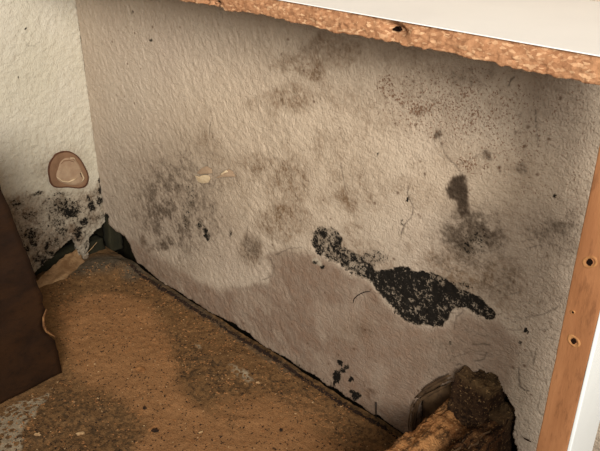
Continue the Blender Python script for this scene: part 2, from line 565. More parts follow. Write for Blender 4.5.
# cracks
crack = smear * .72
for pl, w, k in [([(407, 186), (408, 198), (413, 208), (411, 218), (404, 224), (401, 234)], .0004, .8), ([(437, 134), (441, 148), (448, 158), (456, 166), (463, 177)], .0003, .6),
                 ([(508, 86), (515, 77)], .0006, .7), ([(536, 110), (538, 146)], .0002, .6), ([(137, 116), (140, 128), (143, 150)], .0003, .35), ([(117, 149), (124, 164)], .0004, .5),
                 ([(212, 117), (209, 128), (209, 135)], .0004, .45), ([(340, 163), (342, 176), (344, 190)], .0005, .6), ([(471, 345), (480, 345), (490, 346)], .0003, .6), ([(518, 368), (519, 388), (528, 392)], .0005, .7),
                 ([(530, 352), (532, 364), (536, 350)], .0004, .6), ([(450, 348), (452, 356), (448, 362)], .0003, .4), ([(474, 362), (484, 360), (486, 352)], .0004, .6), ([(453, 330), (456, 318), (462, 312)], .0003, .5),
                 ([(526, 318), (545, 314), (558, 306)], .0004, .5), ([(262, 280), (271, 276), (274, 267), (270, 258)], .0005, .5), ([(275, 255), (290, 248), (302, 248)], .0004, .45),
                 ([(455, 167), (470, 160), (486, 150)], .0003, .35), ([(222, 174), (230, 177)], .0004, .5), ([(247, 226), (246, 236)], .0003, .5), ([(452, 358), (470, 352), (492, 358)], .0003, .4), ([(540, 395), (536, 410), (545, 420)], .0004, .5)]:
    crack = mx(crack, W.line(pl, w * .7, .0008) * k * .85)
for i in range(60):
    x0 = random.uniform(430, 560); y0 = random.uniform(225, 405)
    if x0 > 600 - .21 * (y0 - 140) or (430 < x0 < 515 and y0 > 365):
        continue
    pl = [(x0, y0)]
    for k in range(3):
        pl.append((pl[-1][0] + random.uniform(2, 6), pl[-1][1] + random.uniform(-2.5, 2.5)))
    crack = mx(crack, W.line(pl, .0001, .0008) * random.uniform(.2, .5))
pale = mx(W.blob(317, 262, 5, 3, .4, .6), W.blob(205, 170, 8, 5, .7) * .3)
# relief: orange-peel paint on the left and middle, wrinkled paint to the right
wr = sstep(.36, .56, u) * .85
o1 = fbm(u * 190 + .3 * v * 190, v * 170, 31, 2) * 2.2 - .6
o2 = 1 - np.abs(fbm(u * 110, v * 270 + u * 30, 47, 3) - .5) * 3.2
rel = ((o1 * (1 - wr) + o2 * wr) - .5) * .0007
rel += (fbm(u * 22, v * 22, 91, 3) - .5) * .0016
rel += (fbm(u * 6, v * 6, 95, 2) - .5) * .004
dense = (u <= .80) & (v <= .47)
rel = np.where(dense, rel, 0)
depth = rel * (1 - .4 * blk_shape) - .0014 * sstep(.3, .8, blk_shape) + .0003 * damp
depth += blk_shape * (fbm(u * 230, v * 190, 61, 2) - .5) * .0018
depth -= (crack - smear * .72).clip(0) * .0007
# outline: the wall's foot is ragged, the corner and the beam hole are open
W.warp(0.003, 130, 77)
hole_corner = [(96, 222), (107, 216), (110, 226), (116, 231), (124, 236), (130, 246), (134, 257), (138, 266), (146, 276), (120, 330), (60, 300)]
hole_beam = [(417, 430), (416, 402), (425, 393), (448, 383), (461, 386), (466, 376), (480, 371), (496, 377), (502, 392), (513, 407), (515, 460), (430, 470)]
foot = .0042 + .006 * fbm(u * 60, u * 0, 13, 3) + .004 * sstep(.6, .9, vnoise(u * 22, u * 0, 5))
op = (sdf(W.wu, W.wv, W.pts(hole_corner)) < 0) | (sdf(W.wu, W.wv, W.pts(hole_beam)) < 0) | ((v < foot) & (u < .8))
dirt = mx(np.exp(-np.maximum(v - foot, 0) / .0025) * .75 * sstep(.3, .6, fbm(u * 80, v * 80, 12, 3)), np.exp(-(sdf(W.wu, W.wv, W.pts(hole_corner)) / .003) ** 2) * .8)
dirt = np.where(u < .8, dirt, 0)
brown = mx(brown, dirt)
gap_speck = W.blob(330, 390, 60, 9, .6, .55) * .45
blk = mx(blk, gap_speck * np.exp(-v / .015))
of = op[:-1, :-1] | op[1:, :-1] | op[:-1, 1:] | op[1:, 1:]
co = np.stack([u, -depth, v], -1)
st = lambda *a: np.clip(np.stack(a, -1), 0, 1)
wall_r = grid_object('wall_right', co, ~of, {'stain_a': st(tan, damp, grey), 'stain_b': st(blk, rust, crack), 'stain_c': st(yel, brown, pale)}, MAT_RIGHT, (0, .010, 0))
tag(wall_r, 'large mouldy painted wall with a long black mould patch and peeling paint', kind='structure')

# ================================================================== wall_left
uy = axis_points((-1.3, -.32, .02), (-.32, 0, .00105))
vl = axis_points((-.004, .43, .00105), (.43, 1.0, .02))
V = Sheet(uy, vl, L2)
u, v = V.u, V.v
V.warp(.006, 110, 8)
z0 = np.zeros(V.sh)
zone = V.poly([(-30, 205), (8, 196), (30, 192), (60, 196), (88, 192), (100, 180), (106, 190), (108, 225), (90, 262), (40, 300), (-40, 330)], .008)
tan = mx(zone * (.38 + .5 * sstep(.45, .65, fbm(u * 45, v * 45, 23, 4))), V.blob(84, 205, 14, 22, .6) * .6); tan = mx(tan, V.blob(72, 230, 10, 8, .5) * .9)
tan = mx(tan, V.blob(45, 171, 9, 10, .7) * .4); tan = mx(tan, V.blob(67, 169, 24, 24, .35) * .3)
grey = zone * .45
for x, y, a, b, k in [(62, 208, 26, 16, .6), (35, 215, 14, 16, .55), (45, 250, 18, 16, .65), (60, 192, 10, 5, .5), (30, 240, 18, 20, .5)]:
    grey = mx(grey, V.blob(x, y, a, b, .6) * k)
blk = zone * .26 * sstep(.3, .6, fbm(u * 80, v * 80, 19, 4, .6))
for x, y, a, b, k in [(70, 212, 9, 6, 1.), (66, 207, 18, 10, .55), (85, 221, 5, 4, .95), (91, 206, 4, 5, .95), (88, 199, 3, 4, .8), (101, 186, 3, 8, .9), (99, 200, 3, 4, .8), (60, 195, 9, 4, .45), (36, 193, 8, 2, .7), (18, 205, 6, 2.5, .75), (13, 200, 5, 2, .6),
                      (30, 235, 7, 6, .75), (33, 242, 5, 4, .7), (27, 248, 4, 3, .7), (47, 246, 3, 5, .9), (52, 255, 8, 3, .75), (57, 243, 6, 6, .5), (78, 235, 4, 6, .9), (44, 262, 6, 4, .8), (75, 250, 4, 4, .6), (57, 222, 9, 6, .45), (30, 215, 10, 3, .45), (80, 228, 5, 3, .7),
                      (38, 258, 8, 5, .55), (25, 30, .9, 1, .9), (17, 77, 1, 1, .9), (87, 245, 2, 6, .5), (62, 232, 8, 6, .5)]:
    blk = mx(blk, V.blob(x, y, a, b, .7) * k * (.85 if y > 150 else 1))
brown = mx(V.blob(75, 229, 7, 5, .5) * .6, V.blob(93, 215, 5, 9, .6) * .5)
brown = mx(brown, V.blob(70, 240, 14, 5, .6) * .6)
crack = mx(V.line([(27, 46), (34, 46), (40, 42)], .0004, .0008) * .35, V.line([(25, 40), (27, 46)], .0003, .0008) * .2)
pale = zone * .4 * sstep(.45, .6, fbm(u * 60, v * 60, 15, 3))
yel = z0 + .1
o1 = fbm(u * 170, v * 190, 131, 2) * 2.2 - .6
rel = (o1 - .5) * .0008 + (fbm(u * 25, v * 25, 132, 3) - .5) * .0012
rel += zone * (fbm(u * 130, v * 130, 133, 3) - .5) * .0035 + (fbm(u * 6, v * 6, 96, 2) - .5) * .003 * sstep(0, -.05, u)
rel = np.where((u >= -.32) & (v <= .43), rel, 0)
V.warp(.0025, 150, 78)
lo = [(-60, 330), (20, 283), (30, 276), (38, 271), (45, 263), (52, 259), (58, 251), (66, 243), (74, 238), (77, 246), (79, 256), (83, 261), (88, 258), (89, 246), (90, 236), (98, 229), (104, 224), (106, 217), (112, 217), (112, 300), (-60, 400)]
op = (sdf(V.wu, V.wv, V.pts(lo)) < 0) | ((v < .003) & (u > -.32))
of = op[:-1, :-1] | op[1:, :-1] | op[:-1, 1:] | op[1:, 1:]
co = np.stack([rel, u, v], -1)
wall_l = grid_object('wall_left', co, ~of, {'stain_a': st(tan, z0, grey), 'stain_b': st(blk, z0, crack), 'stain_c': st(yel, brown, pale)}, MAT_LEFT, (-.010, 0, 0))
tag(wall_l, 'cream painted wall with blackened crumbling plaster along its foot', kind='structure')

# dark lining behind the broken plaster
cav = mesh_object('cavity_lining', [(-.035, .035, -.06), (1.5, .035, -.06), (1.5, .035, 1.0), (-.035, .035, 1.0), (-.035, -1.3, -.06), (-.035, -1.3, 1.0), (-.01, -.01, -.06), (1.5, -.01, -.06), (-.01, -1.3, -.06)],
                  [(0, 1, 2, 3), (4, 0, 3, 5), (0, 6, 7, 1), (0, 4, 8, 6)], MAT_CAVITY, wall_r)  # bottom sheets added to keep light from below out of the gap


def rough_box(name, p0, p1, res, amp, freq, mat, parent=None, seed=0, shape=None, masks=None, smooth=True):
    """A box from p0 to p1 whose faces are cut into a grid and roughened."""
    p0 = np.array(p0, float); p1 = np.array(p1, float)
    n = np.maximum(1, np.round((p1 - p0) / res)).astype(int)
    bm = bmesh.new(); vmap = {}

    def vert(i, j, k):
        key = (i, j, k)
        if key not in vmap:
            vmap[key] = bm.verts.new(p0 + (p1 - p0) * np.array(key) / n)
        return vmap[key]
    for ax in range(3):
        a, b = (ax + 1) % 3, (ax + 2) % 3
        for side in (0, n[ax]):
            for i in range(n[a]):
                for j in range(n[b]):
                    q = []
                    for di, dj in ((0, 0), (1, 0), (1, 1), (0, 1)):
                        k = [0, 0, 0]; k[ax] = side; k[a] = i + di; k[b] = j + dj
                        q.append(vert(*k))
                    bm.faces.new(q if side else q[::-1])
    bm.normal_update()
    vs = list(bm.verts)
    P = np.array([w.co for w in vs]); N = np.array([w.normal for w in vs])
    d = (fbm(P[:, 0] * freq + P[:, 1] * freq * .4, P[:, 2] * freq + P[:, 1] * freq * .4, seed, 4, .6) - .5) * 2 * amp
    Q = P + N * d[:, None]
    if shape is not None:
        Q = shape(Q)
    for w, q in zip(vs, Q):
        w.co = q
    me = bpy.data.meshes.new(name); bm.to_mesh(me); bm.free()
    for p in me.polygons:
        p.use_smooth = smooth
    if masks is not None:
        at = me.attributes.new('stain_a', 'FLOAT_COLOR', 'POINT')
        col = np.zeros((len(Q), 4), np.float32); col[:, 0] = np.clip(masks(Q), 0, 1)
        at.data.foreach_set('color', col.ravel())
    me.materials.append(mat)
    o = bpy.data.objects.new(name, me); sc.collection.objects.link(o)
    if parent is not None:
        o.parent = parent
        o.matrix_parent_inverse = Matrix.Translation(-Vector(parent.location))
    return o


rough_box('corner_stud', (-.022, .004, -.005), (-.002, .026, .13), .004, .004, 60, MAT_STUD, wall_r, 3)
rough_box('sole_plate', (-.032, -.16, -.005), (-.012, -.002, .022), .005, .004, 50, MAT_STUD, wall_l, 5)

# ================================================================== floor
fx = axis_points((-.03, .62, .0016), (.62, 3.0, .06))
fy = axis_points((-3.0, -.36, .06), (-.36, .004, .0016))
F = Sheet(fx, fy, F2)
u, v = F.u, F.v


def floor_h(x, y):
    h = (fbm(x * 18, y * 18, 201, 4) - .5) * .006 + (fbm(x * 110, y * 110, 205, 3) - .5) * .0022
    for (px, py, r, a) in [(100, 268, .035, .007), (128, 268, .02, .006), (75, 280, .03, .004), (230, 360, .03, .003), (280, 400, .05, .003), (170, 380, .06, .003)]:
        c = F2(px, py)
        h = h + a * np.exp(-((x - c[0]) ** 2 + (y - c[1]) ** 2) / r ** 2)
    # crumbs heaped against the foot of the mouldy wall
    h = h + .0025 * np.exp(-np.abs(y + .012) / .010) * (vnoise(x * 70, y * 70, 208))
    return h


F.warp(.007, 45, 14)
org = F.poly([(58, 310), (85, 296), (110, 292), (150, 304), (166, 330), (176, 360), (180, 392), (212, 418), (255, 405), (300, 418), (350, 455), (120, 470), (150, 432), (125, 402), (75, 375)], .012)
dark_k = .85
org = mx(org, F.blob(270, 420, 60, 25, .5) * .8)
dark = F.poly([(152, 326), (172, 330), (200, 346), (235, 372), (262, 388), (240, 400), (215, 402), (192, 402), (182, 380), (172, 350)], .008) * .62
dark = mx(dark, F.poly([(245, 372), (300, 380), (405, 445), (380, 470), (340, 455), (300, 420), (262, 395)], .008) * .55)
dark = mx(dark, F.poly([(-30, 430), (60, 385), (130, 402), (150, 432), (120, 480), (-40, 500)], .010) * .6)
dark = mx(dark, F.blob(110, 293, 40, 8, .7) * .4)
dark = mx(dark, F.blob(235, 425, 14, 20, .7) * .5)
dark = mx(dark, F.blob(160, 305, 30, 10, .7, .6) * .35)
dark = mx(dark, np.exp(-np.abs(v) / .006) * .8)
white = mx(F.poly([(-10, 420), (15, 402), (36, 396), (52, 388), (40, 408), (25, 425), (20, 451), (-20, 470)], .006) * .62, F.blob(242, 375, 16, 5, .7, .7) * .5)
white = mx(white, F.blob(198, 346, 6, 2.5, .7, .5) * .4)
ridge = mx(F.blob(98, 267, 40, 8, .5, -.15), F.blob(133, 272, 12, 9, .6) * .9)
ridge = mx(ridge, F.poly([(135, 262), (160, 282), (205, 308), (240, 338), (300, 375), (290, 378), (235, 342), (195, 312), (150, 284)], .004) * .6)
z = floor_h(u, v)
z = np.where((u <= .62) & (v >= -.36), z, 0)
cof = np.stack([u, v, z], -1)
floor = grid_object('floor', cof, np.ones((len(fy) - 1, len(fx) - 1), bool), {'stain_a': st(org, dark, white), 'stain_b': st(ridge, ridge * 0, ridge * 0)}, MAT_FLOOR, None)
tag(floor, 'dirty floor covered in orange-brown sawdust and dark crumbs', kind='structure')


def floor_lookup(x, y):
    return float(floor_h(np.array([x]), np.array([y]))[0])


# loose sawdust grains: one uncountable scatter per tone
def grains(mat, n, region, size, seed):
    r = np.random.default_rng(seed)
    P = []
    pts = [F2(*p) for p in region]
    pa = np.array(pts); lo_, hi_ = pa.min(0), pa.max(0)
    xy = lo_ + (hi_ - lo_) * r.random((n * 3, 2))
    xy = xy[inside(xy[:, 0], xy[:, 1], pts)]
    xy = xy[(xy[:, 1] < -.003) & (xy[:, 0] > .004) & (xy[:, 1] > -.36)][:n]
    keep = fbm(xy[:, 0] * 35, xy[:, 1] * 35, seed, 3) + .35 * r.random(len(xy)) > .52
    xy = xy[keep]; n = len(xy)
    hz = floor_h(xy[:, 0], xy[:, 1])
    base = np.array([[1, 0, 0], [-.5, .87, 0], [-.5, -.87, 0], [0, 0, .8]])
    a = r.random(n) * 6.28; s = size * (.4 + r.random(n) ** 2 * 1.4); el = .5 + 1.6 * r.random(n)
    ca, sa = np.cos(a), np.sin(a)
    V_ = np.zeros((n, 4, 3))
    for k, bvec in enumerate(base):
        x = bvec[0] * el * s; y = bvec[1] * s; zz = bvec[2] * s
        V_[:, k, 0] = xy[:, 0] + ca * x - sa * y; V_[:, k, 1] = xy[:, 1] + sa * x + ca * y
        V_[:, k, 2] = hz + zz - .0001
    return V_.reshape(-1, 3), mat


whole = [(45, 292), (95, 266), (135, 268), (405, 440), (420, 470), (-40, 520), (-60, 440), (70, 372)]
gl = [grains(MAT_TANBIT, 5200, whole, .0010, 4)]
gl += [grains(MAT_DARKBIT, 7000, whole, .0008, 5)]
gl += [grains(MAT_PALEBIT, 900, whole, .0007, 6)]

gl += [grains(MAT_DARKBIT, 2600, [(134, 266), (200, 308), (300, 373), (405, 440), (402, 443), (297, 377), (196, 312), (130, 270)], .0014, 9)]

nt_ = [len(g[0]) // 4 for g in gl]
V_ = np.concatenate([g[0] for g in gl]); n_ = len(V_) // 4
q_ = np.arange(n_)[:, None, None] * 4 + np.array([[0, 1, 3], [1, 2, 3], [2, 0, 3], [0, 2, 1]])[None]
me = bpy.data.meshes.new('sawdust'); me.from_pydata(V_.tolist(), [], q_.reshape(-1, 3).tolist()); me.update()
for g in gl:
    me.materials.append(g[1])
me.polygons.foreach_set('material_index', np.repeat(np.repeat(np.arange(len(gl)), nt_), 4).astype(np.int32))
so = bpy.data.objects.new('sawdust', me); sc.collection.objects.link(so)
tag(so, 'loose tan, dark and pale wood grains strewn over the floor', 'sawdust', kind='stuff')

# ================================================================== chipboard shelf with white laminate
DS = .27                                    # distance of the sawn edge from the wall, in camera heights
YS = -DS * S
ZT, ZB = on_right(450, 28.9, YS)[2], on_right(450, 54.3, YS)[2]
XE = on_right(567, 300, YS)[0]
shelf = tag(empty('cabinet_shelf', (.35, YS / 2, ZB)), 'white laminate shelf with a raw sawn chipboard edge above the mouldy wall', 'shelf')
sx = axis_points((.002, .30, .006), (.30, XE, .0010)); nv = 18
tt = np.linspace(0, 1, nv)
sx_, t_ = np.meshgrid(sx, tt)
wob = (fbm(sx_ * 30, t_ * 0, 301, 3) - .5)
low = ZB + wob * .003 + (vnoise(sx_ * 260, t_ * 0, 302) - .5) * .0016
zz = low + (ZT - .0006 - low) * t_
rgh = (fbm(sx_ * 300, zz * 420, 303, 3, .7) - .5) * .0022 + (fbm(sx_ * 60, zz * 90, 305, 2) - .5) * .0016
for (px, py, rr, dp) in [(393, 30, .0055, .007), (400, 33, .004, .004), (386, 27, .004, .003), (214, 3, .005, .006), (205, 2, .004, .004)]:
    c = on_right(px, py, YS)
    rgh = rgh - dp * np.exp(-(((sx_ - c[0]) / rr) ** 2 + ((zz - c[2]) / (rr * .6)) ** 2))
yy = YS - rgh + .0022 * sstep(.45, 1.0, t_)
co = np.stack([sx_, yy, zz], -1)
grid_object('chipboard_edge', co, np.ones((nv - 1, len(sx) - 1), bool), {}, MAT_CHIP, (0, .012, 0), shelf).matrix_parent_inverse = Matrix.Translation(-shelf.location)
rough_box('chipboard_core', (.002, YS + .0100, ZB + .001), (XE, -.0035, ZT - .0007), .02, 0, 1, MAT_CHIP, shelf, smooth=False)
rough_box('laminate_top', (.002, YS - .0004, ZT - .0006), (XE, -.0035, ZT), .01, 0, 1, MAT_LAMINATE, shelf, smooth=False)
for (px, py, r) in [(393, 30, .0018), (214, 4, .0022)]:
    c = on_right(px, py, YS)
    vs, fs = [], []
    for k in range(14):
        a = k / 14 * 2 * math.pi; q = r * (1 + .25 * math.sin(3 * a + px))
        vs.append((c[0] + 1.5 * q * math.cos(a), YS + .0035, c[2] + .8 * q * math.sin(a)))
        vs.append((c[0] + 1.1 * q * math.cos(a), YS + .0065, c[2] + .6 * q * math.sin(a)))
    fs = [(2 * k, 2 * ((k + 1) % 14), 2 * ((k + 1) % 14) + 1, 2 * k + 1) for k in range(14)] + [tuple(range(1, 28, 2))]
    mesh_object('knot_hole', vs, fs, MAT_HOLE, shelf)

# ================================================================== face-frame stile
XA, XB = on_right(567, 300, YS)[0], on_right(590, 368, YS)[0]
YB = YS + .080 * S                          # its rear side
stile = tag(empty('cabinet_stile', ((XA + XB) / 2, (YS + YB) / 2, 0)), 'upright orange-brown wooden cabinet stile with a white painted front', 'stile')


def stile_shape(Q):
    Q = Q.copy()
    return Q


post = rough_box('raw_wood_post', (XA, YS, .0), (XB - .0022, YB, ZT), .006, .0004, 30, MAT_STILE, stile, 401)
bv = post.modifiers.new('bevel', 'BEVEL'); bv.width = .0008; bv.segments = 2; bv.limit_method = 'ANGLE'; bv.angle_limit = .8
face = rough_box('painted_face', (XB - .0022, YS + .0006, .0), (XB, YB - .0006, ZT), .02, .0, 30, MAT_WHITE, stile, 402, smooth=False)
bv = face.modifiers.new('bevel', 'BEVEL'); bv.width = .0006; bv.segments = 2; bv.limit_method = 'ANGLE'; bv.angle_limit = .8


def nail_hole(px, py, r, tilt):
    c = on_right(px, py, YS)
    vs, fs = [], []
    N = 16
    prof = [(1.3, .0003), (1.12, -.0005), (.95, -.0004), (.6, .0004)]
    for k in range(N):
        a = k / N * 2 * math.pi
        w = 1 + .22 * math.sin(2 * a + tilt)
        for q, yy_ in prof:
            vs.append((c[0] + r * q * w * math.cos(a), YS - .0003 + yy_ * (1 + .4 * math.sin(a + tilt)), c[2] + 1.25 * r * q * w * math.sin(a)))
    m = len(prof)
    for k in range(N):
        for j in range(m - 1):
            a0 = k * m + j; b0 = ((k + 1) % N) * m + j
            fs.append((a0, b0, b0 + 1, a0 + 1))
    h = mesh_object('nail_hole', vs, fs, MAT_TANBIT, stile, True)
    h['label'] = 'splintered pale rim of a nail hole'
    vs = [(c[0] + r * .55 * (1 + .2 * math.sin(2 * k + tilt)) * math.cos(k / 12 * 6.283), YS - .0005, c[2] + r * .75 * math.sin(k / 12 * 6.283)) for k in range(12)]
    vs += [(p[0], YS + .003, p[2]) for p in vs]
    fs = [tuple(range(12))] + [(k, (k + 1) % 12, 12 + (k + 1) % 12, 12 + k) for k in range(12)]
    mesh_object('hole_dark_disc', vs, fs, MAT_HOLE, h)  # closed near-black disc, its colour stands in for the shade inside the hole
    bpy.data.objects[-1] if False else None


nail_hole(590, 262, .0028, .6)
nail_hole(574, 341, .0026, 2.1)
nail_hole(573, 312, .0009, 1.0)

# ================================================================== dark broken panel on the left
XP = .40 * S
panel = tag(empty('broken_panel', (XP, -.3, 0)), 'dark brown broken board standing on edge at the far left', 'panel')
ol = [(62, 373), (58, 352), (55, 340), (50, 336), (45, 333), (42, 327), (43, 318), (46, 310), (42, 303), (43, 296), (39, 288), (36, 278), (32, 268), (20, 236), (0, 185), (-20, 138)]
ed = [on_left(x, y, XP) for x, y in ol]
# finer, torn edge
pe = []
for a, b in zip(ed[:-1], ed[1:]):
    n = max(2, int(np.linalg.norm(b - a) / .004))
    for k in range(n):
        q = a + (b - a) * k / n
        pe.append([q[1] + .0022 * (fbm(np.array([q[2] * 160]), np.array([3.]), 9, 3)[0] - .5), q[2]])
pe.append([ed[-1][1], ed[-1][2]])
pe = np.array(pe); pe[0, 1] = 0.0; pe[:, 1] = np.maximum(pe[:, 1], 0)
nr, ncol = len(pe), 26
gx = np.zeros((nr, ncol, 3)); ss = np.linspace(0, 1, ncol) ** 1.3
for i in range(nr):
    gx[i, :, 1] = pe[i, 0] + (-.62 - pe[i, 0]) * ss
    gx[i, :, 2] = pe[i, 1]
gx[:, :, 0] = XP + .045 * S * (-(gx[:, :, 1] + .2)) * .9 + (fbm(gx[:, :, 1] * 40, gx[:, :, 2] * 40, 44, 3) - .5) * .002
bd = grid_object('board', gx, np.ones((nr - 1, ncol - 1), bool), {}, MAT_PANEL, (-.012, 0, 0), panel)
bd.matrix_parent_inverse = Matrix.Translation(-panel.location)
# rim of torn pale wood in the notch of its edge
rim = [(46, 309), (43, 317), (43, 325), (46, 331), (51, 334), (56, 337)]
rp = [on_left(x, y, XP) for x, y in rim]


def tube(name, pts, rad, mat, parent=None, seg=7, flat=1.0, jitter=0.0):
    pts = [Vector(p) for p in pts]
    vs, fs = [], []
    n = len(pts)
    for i, p in enumerate(pts):
        d = (pts[min(i + 1, n - 1)] - pts[max(i - 1, 0)]).normalized()
        a = d.cross(Vector((.31, .52, .79))).normalized(); b = d.cross(a)
        r = rad[i] if hasattr(rad, '__len__') else rad
        for k in range(seg):
            t = k / seg * 2 * math.pi
            rr = r * (1 + jitter * (random.random() - .5))
            vs.append(p + a * rr * math.cos(t) + b * rr * flat * math.sin(t))
    for i in range(n - 1):
        for k in range(seg):
            fs.append((i * seg + k, i * seg + (k + 1) % seg, (i + 1) * seg + (k + 1) % seg, (i + 1) * seg + k))
    fs += [tuple(range(seg)), tuple(range((n - 1) * seg, n * seg))]
    return mesh_object(name, vs, fs, mat, parent, True)


tube('torn_edge', [p + np.array([.001, 0, 0]) for p in rp], [.0008, .0018, .0022, .0020, .0018, .0008], MAT_PANEL_EDGE, panel, 7, .6, .5)

# ================================================================== round stained patch on the left wall
pc = on_left(67.5, 169)
patch = tag(empty('round_patch', (0, pc[1], pc[2])), 'round brown water-stained patch on the cream wall', 'patch')
outp = [(52, 158), (57, 153), (66, 151), (73, 153), (79, 158), (84, 166), (88, 176), (86, 185), (79, 188), (68, 187), (55, 187), (50, 182), (48, 171), (49, 164)]
inp = [(60, 162), (65, 158), (71, 158), (76, 161), (80, 167), (84, 177), (82, 183), (75, 185), (65, 184), (58, 180), (56, 175), (58, 168)]


def smooth_loop(pts, n=48, X=0.0):
    P = np.array([on_left(x, y, X) for x, y in pts]); m = len(P); out = []
    for k in range(n):
        s = k / n * m; i = int(s); f = s - i
        p0, p1, p2, p3 = P[(i - 1) % m], P[i % m], P[(i + 1) % m], P[(i + 2) % m]
        out.append(.5 * ((2 * p1) + (-p0 + p2) * f + (2 * p0 - 5 * p1 + 4 * p2 - p3) * f * f + (-p0 + 3 * p1 - 3 * p2 + p3) * f ** 3))
    return np.array(out)


def align(a, b):                            # start loop b at the angle of a's first point
    c = a.mean(0); d = a[0] - c
    e = b - b.mean(0)
    k = int(np.argmax(e @ d / np.linalg.norm(e, axis=1)))
    return np.roll(b, -k, 0)


lo_ = smooth_loop(outp); li_ = align(lo_, smooth_loop(inp))
cen = lo_.mean(0)


def band(name, loops, mat, cap=False, parent=patch):
    vs, fs = [], []
    n = len(loops[0])
    for L in loops:
        vs += list(L)
    for j in range(len(loops) - 1):
        for k in range(n):
            fs.append((j * n + k, j * n + (k + 1) % n, (j + 1) * n + (k + 1) % n, (j + 1) * n + k))
    if cap:
        fs.append(tuple(range((len(loops) - 1) * n, len(loops) * n)))
    return mesh_object(name, vs, fs, mat, parent, True)


def off(L, s, x):
    q = cen + (L - cen) * s; q = q.copy(); q[:, 0] = x
    return q


band('stain_rim', [off(lo_, 1.02, -.001), off(lo_, 1.015, .0016), off(lo_, .985, .0022), off(lo_, .945, .0016)], MAT_RIM)
li2 = li_.copy(); li2[:, 0] = .0008
mid = (off(lo_, .95, .0017) + li_) / 2; mid[:, 0] = .0020 + .0006 * (fbm(mid[:, 1] * 400, mid[:, 2] * 400, 3, 2) - .5)
band('outer_ring', [off(lo_, .95, .0015), mid, li2], MAT_RING)
lc = li_.mean(0)
L2_ = [li2]
for s, x in ((.93, .0022), (.8, .0026), (.5, .0022), (.2, .0026)):
    q = lc + (li_ - lc) * s; q = q.copy()
    q[:, 0] = x + .0012 * (fbm(q[:, 1] * 250, q[:, 2] * 250, 6, 3) - .5)
    L2_.append(q)
band('plug', L2_, MAT_PLUG, True)
# curled flakes around the plug
for i, pl in enumerate([[(61, 164), (64, 161), (69, 160), (74, 162)], [(57, 177), (62, 181), (68, 182), (73, 180), (77, 178)], [(81, 172), (84, 178), (82, 182)], [(70, 158), (74, 158), (76, 161)]]):
    tube('flake', [on_left(x, y, .0026) for x, y in pl], [.0005] + [.0013] * (len(pl) - 2) + [.0005], [MAT_RING, MAT_FLAKE, MAT_FLAKE, MAT_FLAKE][i], patch, 6, .5, .4)
p = on_left(81, 175, .003)
tube('dark_spot', [on_left(80.5, 173, .0028), on_left(81.5, 177, .0028)], [.0012, .0008], MAT_HOLE, patch, 6, .5, .3)

# ================================================================== paint chips hanging off the mouldy wall
def chip_mesh(name, px_out, pull, mat, parent, cx=None):
    """thin curled shell: outline on the wall, its lower or upper side pulled away from the wall"""
    P = np.array([on_right(x, y, -.0015) for x, y in px_out])
    c = P.mean(0); n = len(P)
    vs = []
    for s in (1.0, .55):
        for q in P:
            w = c + (q - c) * s
            w = w.copy(); t = (w[2] - P[:, 2].min()) / (P[:, 2].max() - P[:, 2].min())
            w[1] -= pull(t) + (.0008 if s < 1 else 0)
            vs.append(w)
    w = c.copy(); w[1] -= pull(.5) + .001; vs.append(w)
    top = len(vs)
    vs += [v_ + np.array([0, .0006, 0]) for v_ in vs]
    fs = []
    for k in range(n):
        k2 = (k + 1) % n
        fs += [(k, k2, n + k2, n + k), (n + k, n + k2, 2 * n), (top + k2, top + k, top + n + k, top + n + k2), (top + n + k2, top + n + k, top + 2 * n), (k2, k, top + k, top + k2)]
    return mesh_object(name, vs, fs, mat, parent)


c1 = on_right(205, 175)
pcl = tag(empty('round_paint_chip', (c1[0], 0, c1[2])), 'small round cream paint chip peeling off the mouldy wall', 'paint chip')
chip_mesh('lower_flap', [(197, 175), (201, 176), (206, 174), (212, 174), (213, 178), (210, 182), (205, 183), (200, 182), (198, 179)], lambda t: .0015 + .004 * t, MAT_FLAKE, pcl)
chip_mesh('upper_flap', [(198, 173), (202, 168), (207, 166), (212, 169), (213, 173), (207, 173.5), (202, 174)], lambda t: .0008 + .001 * (1 - t), MAT_PLUG, pcl)
c2 = on_right(229, 174)
pc2 = tag(empty('curled_paint_chip', (c2[0], 0, c2[2])), 'small triangular curled paint chip casting a dark gap on the mouldy wall', 'paint chip')
chip_mesh('flap', [(219, 177), (223, 174), (226, 171), (229, 169), (233, 171), (237, 176), (232, 176), (226, 176)], lambda t: .001 + .005 * (1 - t), MAT_PLUG, pc2)
chip_mesh('curl', [(223, 173), (226, 171), (229, 169), (231, 171), (228, 172), (225, 174)], lambda t: .0045, MAT_FLAKE, pc2)

# ================================================================== torn plasterboard paper at the foot of the left wall
def strip(name, rows, mat, parent=None, label=None, cat=None):
    """a sheet through rows of 3-D points, with thickness"""
    g = np.array(rows); ny, nx, _ = g.shape
    vs = list(g.reshape(-1, 3)); n = len(vs)
    vs += [q + np.array([-.0008, .0002, -.0006]) for q in vs]
    fs = []
    I = lambda i, j: i * nx + j
    for i in range(ny - 1):
        for j in range(nx - 1):
            q = (I(i, j), I(i, j + 1), I(i + 1, j + 1), I(i + 1, j))
            fs += [q, tuple(n + k for k in q[::-1])]
    bd_ = [I(0, j) for j in range(nx)] + [I(i, nx - 1) for i in range(1, ny)] + [I(ny - 1, j) for j in range(nx - 2, -1, -1)] + [I(i, 0) for i in range(ny - 2, 0, -1)]
    for a, b in zip(bd_, bd_[1:] + bd_[:1]):
        fs.append((a, b, n + b, n + a))
    o = mesh_object(name, vs, fs, mat, parent, True)
    if label:
        tag(o, label, cat)
    return o


